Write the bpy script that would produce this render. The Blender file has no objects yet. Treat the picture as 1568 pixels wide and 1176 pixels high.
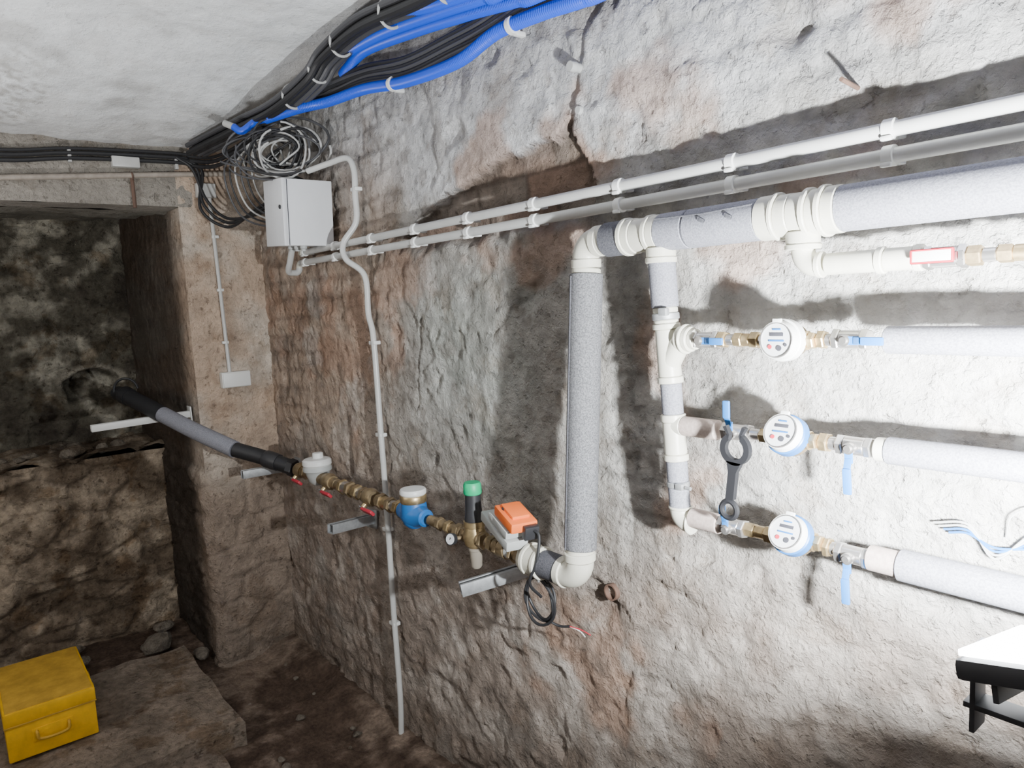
import bpy, bmesh, math, random
from mathutils import Vector, Matrix, noise
random.seed(7)
V=Vector
# ------------------------------------------------------------------ helpers
def lerp(a,b,t): return a+(b-a)*t
def mix(a,b,t): return tuple(lerp(a[i],b[i],t) for i in range(3))
def sm(a,b,x):
    t=(x-a)/(b-a); t=max(0.,min(1.,t)); return t*t*(3-2*t)
def fbm(x,y,z=0,o=4):
    return noise.fractal(V((x,y,z)),1.0,2.0,o)
def nz(x,y,z=0): return noise.noise(V((x,y,z)))

def principled(name,col=(.5,.5,.5),rough=.5,metal=0,var=0,vscale=20,bump=0,bscale=80,emit=None,estr=0,col2=None,spec=None,attr=False,bdist=.004,flake=0):
    m=bpy.data.materials.new(name); m.use_nodes=True
    nt=m.node_tree; N=nt.nodes; L=nt.links; b=N['Principled BSDF']
    b.inputs['Base Color'].default_value=(*col,1); b.inputs['Roughness'].default_value=rough; b.inputs['Metallic'].default_value=metal
    if spec is not None: b.inputs['Specular IOR Level'].default_value=spec
    tc=N.new('ShaderNodeTexCoord')
    fl=None
    def ns(scale,det,rg,off):
        mp=N.new('ShaderNodeMapping'); mp.inputs['Location'].default_value=(off,off,off); L.new(tc.outputs['Object'],mp.inputs[0])
        n=N.new('ShaderNodeTexNoise'); n.inputs['Scale'].default_value=scale; n.inputs['Detail'].default_value=det; n.inputs['Roughness'].default_value=rg
        L.new(mp.outputs[0],n.inputs['Vector']); return n
    def rmp(n,a,c):
        r=N.new('ShaderNodeMapRange'); r.interpolation_type='SMOOTHSTEP'; r.inputs['From Min'].default_value=a; r.inputs['From Max'].default_value=c
        L.new(n.outputs['Fac'],r.inputs['Value']); return r.outputs[0]
    if flake:
        fl=rmp(ns(6,12,.62,3.),.53,.63)      # worn off top coat
        fs=rmp(ns(34,6,.6,9.),.60,.70)       # small dark specks
    if var or col2 or attr:
        n=N.new('ShaderNodeTexNoise'); n.inputs['Scale'].default_value=vscale; n.inputs['Detail'].default_value=8; n.inputs['Roughness'].default_value=.65
        L.new(tc.outputs['Object'],n.inputs['Vector'])
        if col2 and not attr:
            r=N.new('ShaderNodeValToRGB'); r.color_ramp.elements[0].color=(*col,1); r.color_ramp.elements[1].color=(*col2,1)
            r.color_ramp.elements[0].position=.38; r.color_ramp.elements[1].position=.62
            L.new(n.outputs['Fac'],r.inputs['Fac']); L.new(r.outputs['Color'],b.inputs['Base Color'])
        else:
            mr=N.new('ShaderNodeMapRange'); mr.inputs['From Min'].default_value=.3; mr.inputs['From Max'].default_value=.7
            mr.inputs['To Min'].default_value=1-var; mr.inputs['To Max'].default_value=1+var
            L.new(n.outputs['Fac'],mr.inputs['Value'])
            mx=N.new('ShaderNodeVectorMath'); mx.operation='SCALE'
            if attr:
                a=N.new('ShaderNodeAttribute'); a.attribute_name='Col'; src=a.outputs['Color']
                if fl is not None:
                    for fac,tint,amt in ((fl,(.66,.57,.48),flake),(fs,(.45,.40,.36),flake*.9)):
                        mm=N.new('ShaderNodeMath'); mm.operation='MULTIPLY'; mm.inputs[1].default_value=amt; L.new(fac,mm.inputs[0])
                        q=N.new('ShaderNodeMix'); q.data_type='RGBA'; q.blend_type='MULTIPLY'
                        L.new(mm.outputs[0],q.inputs[0]); L.new(src,q.inputs[6]); q.inputs[7].default_value=(*tint,1); src=q.outputs[2]
                L.new(src,mx.inputs[0])
            else: mx.inputs[0].default_value=col
            L.new(mr.outputs[0],mx.inputs['Scale']); L.new(mx.outputs[0],b.inputs['Base Color'])
    if bump:
        n2=N.new('ShaderNodeTexNoise'); n2.inputs['Scale'].default_value=bscale; n2.inputs['Detail'].default_value=10; n2.inputs['Roughness'].default_value=.66
        L.new(tc.outputs['Object'],n2.inputs['Vector'])
        hgt=n2.outputs['Fac']
        if fl is not None:
            s=N.new('ShaderNodeMath'); s.operation='MULTIPLY_ADD'; L.new(fl,s.inputs[0]); s.inputs[1].default_value=-.14; L.new(hgt,s.inputs[2]); 
            s2=N.new('ShaderNodeMath'); s2.operation='MULTIPLY_ADD'; L.new(fs,s2.inputs[0]); s2.inputs[1].default_value=-.22; L.new(s.outputs[0],s2.inputs[2])
            gr=rmp(ns(75,4,.5,17.),.52,.62)
            s3=N.new('ShaderNodeMath'); s3.operation='MULTIPLY_ADD'; L.new(gr,s3.inputs[0]); s3.inputs[1].default_value=.09; L.new(s2.outputs[0],s3.inputs[2]); hgt=s3.outputs[0]
        bp=N.new('ShaderNodeBump'); bp.inputs['Strength'].default_value=bump; bp.inputs['Distance'].default_value=bdist
        L.new(hgt,bp.inputs['Height']); L.new(bp.outputs[0],b.inputs['Normal'])
    if emit:
        b.inputs['Emission Color'].default_value=(*emit,1); b.inputs['Emission Strength'].default_value=estr
    return m

M={}
M['wall']=principled('rough_plaster',attr=True,rough=.92,var=.15,vscale=45,bump=1,bscale=24,bdist=.028,spec=.25,flake=.42)
M['ceil']=principled('whitewashed_ceiling',attr=True,rough=.95,var=.07,vscale=30,bump=.6,bscale=20,bdist=.014,spec=.1,flake=.12)
M['stone']=principled('old_masonry',attr=True,rough=.95,var=.35,vscale=30,bump=1,bscale=22,bdist=.03,spec=.2,flake=.8)
M['soil']=principled('dirt_floor',attr=True,rough=1,var=.35,vscale=60,bump=1,bscale=60,bdist=.015,spec=.1)
M['foam']=principled('grey_foam_insulation',(.17,.17,.20),.85,col2=(.28,.285,.32),vscale=300,bump=.4,bscale=300,bdist=.002)
M['foam_shade']=principled('shaded_speckled_insulation',(.07,.07,.075),.85,col2=(.20,.20,.21),vscale=300,bump=.4,bscale=300,bdist=.002)  # speckled foam, colour darkened for the riser's shadow side
M['foamd']=principled('dark_foam_insulation',(.05,.05,.06),.85,col2=(.11,.11,.125),vscale=300)
M['foamp']=principled('pink_beige_insulation',(.36,.29,.26),.85,col2=(.46,.38,.34),vscale=120)
M['ppr']=principled('white_plastic_pipe',(.56,.545,.465),.38,var=.09,vscale=15)
M['pvc']=principled('conduit_plastic',(.50,.50,.485),.33,var=.06,vscale=15)
M['white']=principled('white_plastic',(.70,.70,.68),.4)
M['cab']=principled('cabinet_paint',(.66,.67,.69),.45,var=.04,vscale=8)
M['brass']=principled('brass',(.50,.38,.21),.38,.85,var=.3,vscale=60)
M['bronze']=principled('aged_brass',(.31,.235,.14),.45,.75,var=.35,vscale=60)
M['steel']=principled('galvanised_steel',(.40,.41,.42),.5,.6,var=.2,vscale=50)
M['nickel']=principled('nickel',(.58,.56,.54),.3,.9)
M['blue']=principled('blue_plastic',(.02,.13,.38),.4)
M['handle']=principled('blue_lever_coating',(.02,.15,.44),.4)
M['bluec']=principled('blue_corrugated_conduit',(.010,.065,.58),.38)
M['black']=principled('black_rubber',(.015,.015,.017),.55)
M['wr']=principled('wrench_nylon',(.012,.012,.014),.65,spec=.3)
M['blackp']=principled('black_plastic',(.025,.025,.028),.45)
M['greyc']=principled('grey_cable',(.40,.40,.39),.5)
M['dgrey']=principled('dark_grey_cable',(.055,.055,.06),.5)
M['red']=principled('red_plastic',(.45,.03,.05),.4)
M['green']=principled('green_cap',(.0,.38,.16),.45)
M['orange']=principled('orange_plastic',(.85,.17,.03),.45)
M['gplast']=principled('grey_plastic',(.40,.41,.40),.5)
M['yellow']=principled('yellow_paint',(.78,.43,.010),.5,var=.18,vscale=14,bump=.1,bscale=60)
M['yellowd']=principled('dusty_yellow_paint',(.48,.28,.03),.75,var=.3,vscale=12)
M['dial']=principled('dial_face',(.56,.57,.58),.25)
M['lcd']=principled('dial_digits',(.05,.05,.06),.3)
M['glass']=principled('lamp_glass',(1,1,1),.2,emit=(.93,.97,1),estr=30)
M['pipeiron']=principled('painted_iron_pipe',(.30,.26,.22),.6,var=.25,vscale=30)
M['rust']=principled('rusty_iron',(.12,.07,.05),.8,var=.3)
M['cup']=principled('smoky_cup',(.25,.22,.18),.2)

class B:
    def __init__(s,name): s.bm=bmesh.new(); s.mats=[]; s.name=name
    def mi(s,m):
        m=M[m]
        if m not in s.mats: s.mats.append(m)
        return s.mats.index(m)
    def rings(s,rs,mat,cap=True,closed=False):
        i=s.mi(mat); vs=[[s.bm.verts.new(p) for p in r] for r in rs]; n=len(rs[0])
        m=len(vs)
        for k in range(m if closed else m-1):
            a=vs[k]; b=vs[(k+1)%m]
            for j in range(n):
                f=s.bm.faces.new((a[j],a[(j+1)%n],b[(j+1)%n],b[j])); f.material_index=i
        if cap and not closed:
            f=s.bm.faces.new(vs[0][::-1]); f.material_index=i
            f=s.bm.faces.new(vs[-1]); f.material_index=i
    def sweep(s,pts,r,mat,seg=14,closed=False,cap=True,squash=None):
        pts=[V(p) for p in pts]; n=len(pts)
        T=[]
        for k in range(n):
            if closed: t=pts[(k+1)%n]-pts[k-1]
            else:
                t=pts[min(k+1,n-1)]-pts[max(k-1,0)]
            if t.length<1e-9: t=T[-1] if T else V((0,0,1))
            T.append(t.normalized())
        up=V((0,0,1)) if abs(T[0].z)<.9 else V((0,1,0))
        u=(up-T[0]*up.dot(T[0])).normalized()
        rs=[]
        for k in range(n):
            u=u-T[k]*u.dot(T[k])
            if u.length<1e-6: u=T[k].orthogonal()
            u.normalize(); v=T[k].cross(u)
            rr=r[k] if isinstance(r,(list,tuple)) else r
            ring=[]
            for j in range(seg):
                a=2*math.pi*j/seg
                q=u*math.cos(a)*rr*(squash or 1)+v*math.sin(a)*rr
                ring.append(pts[k]+q)
            rs.append(ring)
        s.rings(rs,mat,cap,closed)
    def lathe(s,o,d,prof,mat,seg=28,cap=True,phase=0):
        o=V(o); d=V(d).normalized(); u=d.orthogonal().normalized(); 
        if abs(d.z)<.9:
            u=(V((0,0,1))-d*d.z).normalized()
        v=d.cross(u); rs=[]
        for t,r in prof:
            rs.append([o+d*t+(u*math.cos(phase+2*math.pi*j/seg)+v*math.sin(phase+2*math.pi*j/seg))*max(r,1e-5) for j in range(seg)])
        s.rings(rs,mat,cap)
    def run(s,o,d,segs):
        o=V(o); d=V(d).normalized(); t=0
        for L,r,mat,*k in segs:
            n=k[0] if k else 28; b=min(.0018,L*.3)
            s.lathe(o+d*t,d,[(0,r-b),(b,r),(L-b,r),(L,r-b)],mat,seg=n,phase=.3 if n==6 else 0)
            t+=L
        return o+d*t
    def box(s,c,size,mat,rot=None,bev=.003,seg=2):
        i=s.mi(mat); t=bmesh.new(); bmesh.ops.create_cube(t,size=1)
        for v in t.verts: v.co=V((v.co.x*size[0],v.co.y*size[1],v.co.z*size[2]))
        if bev: bmesh.ops.bevel(t,geom=t.edges[:],offset=bev,segments=seg,affect='EDGES',profile=.6)
        mt=Matrix.Translation(V(c))@(rot.to_4x4() if rot else Matrix.Identity(4))
        mp={}
        for v in t.verts: mp[v]=s.bm.verts.new(mt@v.co)
        for f in t.faces:
            g=s.bm.faces.new([mp[v] for v in f.verts]); g.material_index=i
        t.free()
    def torus(s,c,nrm,R,r,mat,seg=40,ss=10,a0=0,a1=2*math.pi,squash=None,start=None):
        c=V(c); nrm=V(nrm).normalized(); u=nrm.orthogonal().normalized()
        if abs(nrm.z)<.9: u=(V((0,0,1))-nrm*nrm.z).normalized()
        v=nrm.cross(u); full=abs(a1-a0-2*math.pi)<1e-6
        n=seg if full else seg+1
        pts=[c+(u*math.cos(a0+(a1-a0)*k/seg)+v*math.sin(a0+(a1-a0)*k/seg))*R for k in range(n)]
        s.sweep(pts,r,mat,ss,closed=full,squash=squash)
    def elbow(s,c,d1,d2,R,r,mat,lip=.0,seg=24):
        c=V(c); d1=V(d1).normalized(); d2=V(d2).normalized()
        o=c+(d1+d2)*R; pts=[]
        for k in range(13):
            a=math.pi/2*k/12
            pts.append(o-d2*R*math.cos(a)-d1*R*math.sin(a))
        s.sweep(pts,r,mat,seg)
        if lip:
            s.run(c+d1*R,d1,[(lip,r*1.13,mat)]); s.run(c+d2*R,d2,[(lip,r*1.13,mat)])
    def done(s,ang=35,loc=None):
        bmesh.ops.recalc_face_normals(s.bm,faces=s.bm.faces[:])
        for f in s.bm.faces: f.smooth=True
        th=math.radians(ang)
        for e in s.bm.edges:
            if len(e.link_faces)==2 and e.calc_face_angle(0)>th: e.smooth=False
        me=bpy.data.meshes.new(s.name); s.bm.to_mesh(me); s.bm.free()
        for m in s.mats: me.materials.append(m)
        ob=bpy.data.objects.new(s.name,me); bpy.context.collection.objects.link(ob)
        c=sum((V(b) for b in ob.bound_box),V())/8
        me.transform(Matrix.Translation(-c)); ob.location=c
        return ob

def cat(pts,n=8):
    P=[V(p) for p in pts]; out=[]
    P=[P[0]*2-P[1]]+P+[P[-1]*2-P[-2]]
    for i in range(1,len(P)-2):
        a,b,c,d=P[i-1:i+3]
        for k in range(n):
            t=k/n
            out.append(.5*((2*b)+(c-a)*t+(2*a-5*b+4*c-d)*t*t+(3*b-a-3*c+d)*t**3))
    out.append(P[-2]); return out
def resample(pts,step):
    out=[pts[0].copy()]; acc=0
    for a,b in zip(pts,pts[1:]):
        L=(b-a).length
        if L<1e-9: continue
        pos=step-acc
        while pos<=L:
            out.append(a+(b-a)*(pos/L)); pos+=step
        acc=(L-(pos-step))
    return out

def grids(name,mat,parts):
    verts=[];faces=[];cols=[]
    for o,u,v,nu,nv,nrm,df,cf in parts:
        o=V(o);u=V(u);v=V(v);nrm=V(nrm); base=len(verts)
        for j in range(nv+1):
            for i in range(nu+1):
                p=o+u*(i/nu)+v*(j/nv)
                h=df(p); verts.append(p+nrm*h); cols.append(cf(p,h))
        flip=u.cross(v).dot(nrm)<0
        for j in range(nv):
            for i in range(nu):
                a=base+j*(nu+1)+i; q=(a,a+1,a+nu+2,a+nu+1)
                faces.append(q[::-1] if flip else q)
    me=bpy.data.meshes.new(name); me.from_pydata(verts,[],faces)
    at=me.color_attributes.new('Col','FLOAT_COLOR','POINT')
    at.data.foreach_set('color',[c for col in cols for c in (max(0,col[0]),max(0,col[1]),max(0,col[2]),1)])
    me.polygons.foreach_set('use_smooth',[True]*len(me.polygons))
    me.materials.append(M[mat]); ob=bpy.data.objects.new(name,me); bpy.context.collection.objects.link(ob)
    return ob

# ------------------------------------------------------------------ room shell
def arc_top(x):
    pts=[(-2.22,1.94),(-2.10,2.02),(-1.90,2.085),(-1.63,2.134),(-1.41,2.145),(-1.33,2.17),(-1.28,2.02)]
    if x<pts[0][0] or x>pts[-1][0]: return 0
    for a,b in zip(pts,pts[1:]):
        if a[0]<=x<=b[0]: return lerp(a[1],b[1],(x-a[0])/(b[0]-a[0]))
    return 0
def brick(x,z,bw=.26,bh=.085):
    r=math.floor(z/bh); fx=((x+.5*bw*(r%2))/bw)%1; fz=(z/bh)%1
    dx=min(fx,1-fx)*bw; dz=min(fz,1-fz)*bh
    return 1-sm(.004,.016,min(dx,dz)), hash((r,math.floor((x+.5*bw*(r%2))/bw)))%97/97
def patchmask(x,z):
    zz=z+.022*fbm(x*9,z*9,3,3); xx=x+.03*fbm(x*8,z*8,9,3)
    t=arc_top(xx)
    if t==0: return 0
    return sm(0,.010,t-zz)*sm(1.90,1.96,zz+.03*nz(x*7,4))
def wornmask(x,z):
    t=sm(.0,.35,fbm(x*1.1+4,z*1.1,2,2)+.38*sm(-2.0,-2.8,x)+.35*sm(-1.35,-1.1,x)*sm(1.75,1.6,z)*sm(1.1,1.25,z))
    return t*max(sm(1.0,1.3,z),.5*sm(-2.6,-3.0,x))
def wall_h(p):
    x,z=p.x,p.z
    h=.011*fbm(x*2.2,z*2.2,1,3)+.0070*fbm(x*9,z*9,5,3)+.0036*fbm(x*28,z*28,7,2)
    h+=.0014*nz(x*75,z*75,2)
    b,_=brick(x+.03*nz(x*3,z*3),z+.018*nz(x*2,z*2,8))
    h-=.0075*b*wornmask(x,z)*(.5+.5*sm(-.3,.3,nz(x*5,z*5,55)))
    pm=patchmask(x,z); h-=.034*pm
    q=nz(x*6,z*6,20); h-=.012*sm(.42,.55,q)
    q=nz(x*15,z*15,40); h-=.008*sm(.38,.55,q)*sm(2.0,1.6,z)
    q=fbm(x*2.6,z*2.6,60,5); h-=.006*sm(.12,.15,q)
    for cx,cz,cl,an in ((-1.36,2.14,.34,.35),(-1.72,1.62,.30,.9),(-1.02,1.95,.2,-.6),(-2.2,1.35,.35,.2)):
        dx=x-cx; dz=z-cz; t=dx*math.sin(an)+dz*math.cos(an); w=dx*math.cos(an)-dz*math.sin(an)+.03*fbm(x*9,z*9,3,3)
        if 0<t<cl: h-=.008*sm(.012,.003,abs(w))
    h+=.012*sm(2.02,2.2,z)*sm(-2.2,-1.6,x)
    return max(-.06,min(.016,h))
spots=[(-1.10,2.14,.18,.08),(-1.60,2.10,.36,.10),(-1.5,1.86,.28,.06),(-2.30,1.80,.2,.12),(-1.08,1.52,.06,.18),(-1.03,1.30,.08,.1),(-2.7,1.62,.25,.25),(-3.2,1.75,.3,.2),(-.85,1.78,.1,.04),(-1.4,.72,.25,.12),(-.6,1.93,.12,.04),(-.5,2.25,.15,.08)]
def wall_c(p,h):
    x,z=p.x,p.z
    n1=fbm(x*1.4,z*1.4,11,4); n2=fbm(x*5,z*5,4,4); n3=fbm(x*16,z*16,6,3)
    c=(.38,.36,.33)
    c=mix(c,(.53,.525,.53),sm(1.95,2.2,z+.1*n2)*sm(-3.2,-2.4,x))
    c=mix(c,(.58,.56,.53),sm(-1.30,-.70,x+.15*n2)*sm(1.05,1.3,z+.1*n1)*sm(2.15,1.95,z+.1*n2))
    left=sm(-2.05,-2.65,x+.25*n1)*sm(2.45,2.1,z)
    c=mix(c,(.47,.35,.265),.8*left)
    grey=sm(.38,.1,abs(x+1.85+.1*n2))*sm(.33,.1,abs(z-1.56+.1*n1))
    c=mix(c,(.41,.425,.39),.75*grey)
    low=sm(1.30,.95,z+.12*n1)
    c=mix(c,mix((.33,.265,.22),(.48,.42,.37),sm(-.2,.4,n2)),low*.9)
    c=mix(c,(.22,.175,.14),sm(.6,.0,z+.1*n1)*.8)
    for sx,sz,rx,rz in spots:
        d=((x-sx)/rx)**2+((z-sz)/rz)**2
        if d<3.5:
            t=sm(2.0,.2,d+1.6*n2*2+.6*n3)
            c=mix(c,(.50,.32,.23),.55*t)
    c=mix(c,(.60,.59,.56),.35*sm(.15,.45,fbm(x*3.1,z*3.1,77,5))*sm(.9,1.3,z))
    c=mix(c,(.20,.185,.165),.40*sm(.22,.5,fbm(x*4.3,z*4.3,91,5))*sm(.15,-.1,n1-.1))
    c=mix(c,(.18,.15,.125),.4*sm(.28,.42,fbm(x*11,z*11,191,4))*sm(-.75,-1.2,x))
    bb,idn=brick(x+.03*nz(x*3,z*3),z+.018*nz(x*2,z*2,8)); wm=wornmask(x,z)
    c=mix(c,tuple(q*(.8+.35*idn) for q in c),wm*.6); c=mix(c,tuple(q*.72 for q in c),wm*bb*.7)
    pm=patchmask(x,z)
    if pm>0:
        b,idn=brick(x,z,.24,.08); c=mix(c,mix((.34,.22,.16),(.28,.235,.195),idn),pm*.85)
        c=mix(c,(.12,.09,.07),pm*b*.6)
        c=mix(c,(.10,.08,.065),pm*.6*sm(.06,.0,arc_top(x)-z))  # shadow line under the plaster edge, painted into the colour
    v=1+.18*n2+.21*n3+.07*n1
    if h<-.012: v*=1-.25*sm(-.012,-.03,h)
    return tuple(q*v for q in c)
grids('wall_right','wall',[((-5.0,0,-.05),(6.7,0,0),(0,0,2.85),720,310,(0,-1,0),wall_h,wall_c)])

def stone_h(p,a=1.0):
    y,z=p.y+p.x*.7,p.z
    y+=.05*nz(y*5,z*5,2); zz=z+.04*nz(y*4,z*4,7)
    d,_=noise.voronoi(V((y*3.8,zz*7.0,p.x)),distance_metric='DISTANCE')
    gap=d[1]-d[0]
    return a*(.020*sm(0,.13,gap)+.022*fbm(y*4,z*4,p.x,4)+.007*fbm(y*22,z*22,p.x,2))-.02
def hole(p):
    y,z=p.y,p.z
    return max(abs((y+.60)/.14),(z-1.37)/.085 if z>1.37 else (1.37-z)/.10, math.sqrt(((y+.60)/.15)**2+(max(0,z-1.35)/.10)**2))
def back_h(p):
    h=stone_h(p); return h-.16*sm(1.05,.85,hole(p)+.15*nz(p.y*12,p.z*12))
def back_c(p,h):
    n1=fbm(p.y*2,p.z*2,3,4); n2=fbm(p.y*9,p.z*9,3,4)
    c=mix((.15,.135,.105),(.42,.39,.32),sm(-.1,.5,n1+.8*n2))
    c=mix(c,(.06,.05,.04),sm(.2,.8,-n1*1.5+.4*n2))
    hh=hole(p)
    c=mix(c,(.42,.38,.31),sm(.25,.05,abs(hh-1.15))*.8*(1 if p.z>1.36 else 0))
    return tuple(q*(1+.35*n2) for q in c)
def plinth_c(p,h):
    n1=fbm(p.y*2,p.z*2,13,4); n2=fbm(p.y*8,p.z*8,p.x,4)
    c=mix((.18,.135,.095),(.39,.315,.235),sm(-.2,.5,n1+.7*n2))
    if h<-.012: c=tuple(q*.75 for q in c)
    return tuple(q*(1+.35*n2) for q in c)
grids('wall_back','stone',[
 ((-4.9,-3.0,.9),(0,2.75,0),(0,0,1.9),230,160,(1,0,0),back_h,back_c),
 ((-4.95,-3.0,1.0),(.63,0,0),(0,2.75,0),50,200,(0,0,1),lambda p:.03+stone_h(p)*1.2,plinth_c),
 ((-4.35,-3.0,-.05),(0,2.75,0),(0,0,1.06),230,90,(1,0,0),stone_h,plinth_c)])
def pil_h(p):
    y,z=p.y+p.x,p.z
    h=.006*fbm(y*4,z*4,2,3)+.004*fbm(y*20,z*20,1,2)
    if p.z<1.0: h+=.016*sm(1.0,.97,p.z)+.6*stone_h(p)
    e=abs(p.y+.365)+abs(p.x+3.58)
    return h*sm(0,.02,e)
def pil_c(p,h):
    n1=fbm(p.y*3+p.x,p.z*3,23,4); n2=fbm(p.y*12+p.x,p.z*12,3,3)
    c=mix((.58,.44,.335),(.66,.57,.48),sm(-.3,.4,n1))
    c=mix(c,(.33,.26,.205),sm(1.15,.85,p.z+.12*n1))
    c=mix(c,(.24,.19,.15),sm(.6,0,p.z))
    return tuple(q*(1+.25*n2) for q in c)
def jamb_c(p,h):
    c=pil_c(p,h); t=sm(-3.6,-3.85,p.x+.04*nz(p.z*9,3)); return tuple(lerp(q,q*.22,t) for q in c)  # pillar colour darkened into the opening, niche shade painted in
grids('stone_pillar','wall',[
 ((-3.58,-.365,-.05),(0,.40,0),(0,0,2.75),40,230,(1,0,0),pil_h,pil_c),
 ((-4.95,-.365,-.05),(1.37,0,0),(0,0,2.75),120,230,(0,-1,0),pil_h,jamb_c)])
def lin_c(p,h):
    n1=fbm(p.y*3,p.z*6,p.x,4); return tuple(q*(1+.3*n1) for q in (.36,.33,.29))
grids('lintel_beam','wall',[
 ((-3.58,-3.0,2.235),(0,2.70,0),(0,0,.5),200,40,(1,0,0),lambda p:.004*fbm(p.y*5,p.z*5,0,3),lin_c),
 ((-3.75,-3.0,2.235),(.17,0,0),(0,2.70,0),14,160,(0,0,-1),lambda p:.006*fbm(p.y*5,p.x*5,0,3),lin_c),
 ((-3.75,-3.0,2.235),(-1.25,0,.10),(0,2.70,0),60,120,(0,0,-1),lambda p:.02*fbm(p.y*4,p.x*4,0,3),lambda p,h:tuple(q*(1+.3*nz(p.y*5,p.x*5)) for q in (.3,.28,.24)))])
def ceil_z(x): return lerp(2.50,2.68,sm(-3.6,-2.5,x))
def ceil_h(p):
    return -(ceil_z(p.x)-2.6)+.014*fbm(p.x*2.5,p.y*2.5,3,3)+.004*fbm(p.x*12,p.y*12,1,3)+.03*sm(-.5,-2.5,p.y)
def ceil_c(p,h):
    n1=fbm(p.x*1.5,p.y*1.5,31,4); n2=fbm(p.x*7,p.y*7,3,4); n3=fbm(p.x*30,p.y*30,3,2)
    c=(.79,.81,.825)
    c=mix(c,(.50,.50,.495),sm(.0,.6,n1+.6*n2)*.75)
    d=((p.x+1.90)/.22)**2+((p.y+.64)/.10)**2
    c=mix(c,(.15,.15,.15),sm(2.4,.3,d+.8*n2)*sm(-.25,.15,n3+.3*n2)*.85)
    d=((p.x+3.2)/.25)**2+((p.y+1.0)/.12)**2
    c=mix(c,(.35,.33,.30),sm(1.8,.2,d+1.2*n2)*sm(-.1,.2,n3)*.6)
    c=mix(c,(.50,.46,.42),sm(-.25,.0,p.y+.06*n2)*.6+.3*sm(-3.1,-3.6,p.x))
    return c
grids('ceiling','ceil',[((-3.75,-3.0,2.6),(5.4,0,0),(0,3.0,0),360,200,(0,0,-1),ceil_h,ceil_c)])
def floor_h(p): return .012*fbm(p.x*3,p.y*3,1,4)+.005*nz(p.x*22,p.y*22)+.05*sm(-.22,-.02,p.y)*sm(.0,.5,.6+fbm(p.x*2,p.y*2,0,2))
def floor_c(p,h):
    n1=fbm(p.x*2.5,p.y*2.5,1,4); n2=fbm(p.x*14,p.y*14,1,4)
    c=mix((.085,.058,.043),(.20,.15,.115),sm(-.2,.6,n1+.5*n2)); return tuple(q*(1+.35*n2) for q in c)
grids('floor','soil',[((-5.0,-3.05,0),(6.7,0,0),(0,3.1,0),420,200,(0,0,1),floor_h,floor_c)])
plain=lambda p,h:tuple(q*(1+.2*fbm(p.x*3+p.y*3,p.z*3,2,3)) for q in (.42,.38,.34))
grids('wall_left','wall',[((-5.0,-3.0,-.05),(6.7,0,0),(0,0,2.85),200,90,(0,1,0),lambda p:.008*fbm(p.x*4,p.z*4,0,3),plain)])
grids('wall_front','wall',[((1.65,-3.05,-.05),(0,3.1,0),(0,0,2.85),90,90,(-1,0,0),lambda p:.008*fbm(p.y*4,p.z*4,0,3),plain)])

# ------------------------------------------------------------------ slab, stones
def slab(name,x0,x1,y0,y1,z1,colr,amp=.012):
    def h(p): return amp*fbm(p.x*6+p.z*3,p.y*6,3,4)
    def c(p,hh): 
        n=fbm(p.x*6,p.y*6+p.z*5,2,4); return tuple(q*(1+.35*n) for q in colr)
    lx,ly=x1-x0,y1-y0; nx,ny=max(6,int(lx/.02)),max(6,int(ly/.02))
    ob=grids(name,'stone',[((x0,y0,z1),(lx,0,0),(0,ly,0),nx,ny,(0,0,1),lambda p:h(p)*.5*sm(0,.04,min(x1-p.x,y1-p.y)),c),
     ((x1,y0,0),(0,ly,0),(0,0,z1),ny,6,(1,0,0),lambda p:0,c),
     ((x0,y1,0),(lx,0,0),(0,0,z1),nx,6,(0,1,0),lambda p:0,c)])
    for v in ob.data.vertices:
        e=V(v.co); q=.02*nz(e.x*5,e.y*5,4)
        v.co.x+=q; v.co.y+=.02*nz(e.x*5+9,e.y*5,4)
        if e.z>z1*.6: v.co.z+=.008*nz(e.x*7,e.y*7,1)
    return ob
slab('concrete_slab',-3.75,-2.84,-2.9,-.50,.10,(.25,.20,.155))
slab('stone_step',-2.86,-2.66,-2.9,-.62,.045,(.21,.165,.13))
def stones(name,lst,mat='stone'):
    bm=bmesh.new(); 
    for (x,y,z,r) in lst:
        t=bmesh.new(); bmesh.ops.create_icosphere(t,subdivisions=2,radius=r); s=V((random.uniform(.7,1.3),random.uniform(.7,1.3),random.uniform(.4,.8)))
        mp={}
        k=random.random()*50
        for v in t.verts:
            q=v.co*(1+.45*nz(v.co.x/r*.8+k,v.co.y/r*.8,v.co.z/r*.8)); mp[v]=bm.verts.new(V((q.x*s.x+x,q.y*s.y+y,q.z*s.z+z)))
        for f in t.faces: bm.faces.new([mp[v] for v in f.verts])
        t.free()
    me=bpy.data.meshes.new(name); bm.to_mesh(me); bm.free()
    at=me.color_attributes.new('Col','FLOAT_COLOR','POINT')
    for i,v in enumerate(me.vertices):
        g=.19+.09*nz(v.co.x*3,v.co.y*3,v.co.z*3); at.data[i].color=(g,g*.85,g*.68,1)
    me.materials.append(M[mat]); ob=bpy.data.objects.new(name,me); bpy.context.collection.objects.link(ob); return ob
stones('rubble_pile',[(random.uniform(-4.75,-4.44),random.uniform(-2.4,-.55),1.035,random.uniform(.025,.05)) for _ in range(60)])
stones('floor_debris',[(random.uniform(-4.2,-.8),random.uniform(-2.2,-.05),.012,random.uniform(.006,.018)) for _ in range(160)]
 +[(random.uniform(-4.25,-3.7),random.uniform(-1.6,-.4),.04,random.uniform(.03,.07)) for _ in range(14)])

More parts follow.
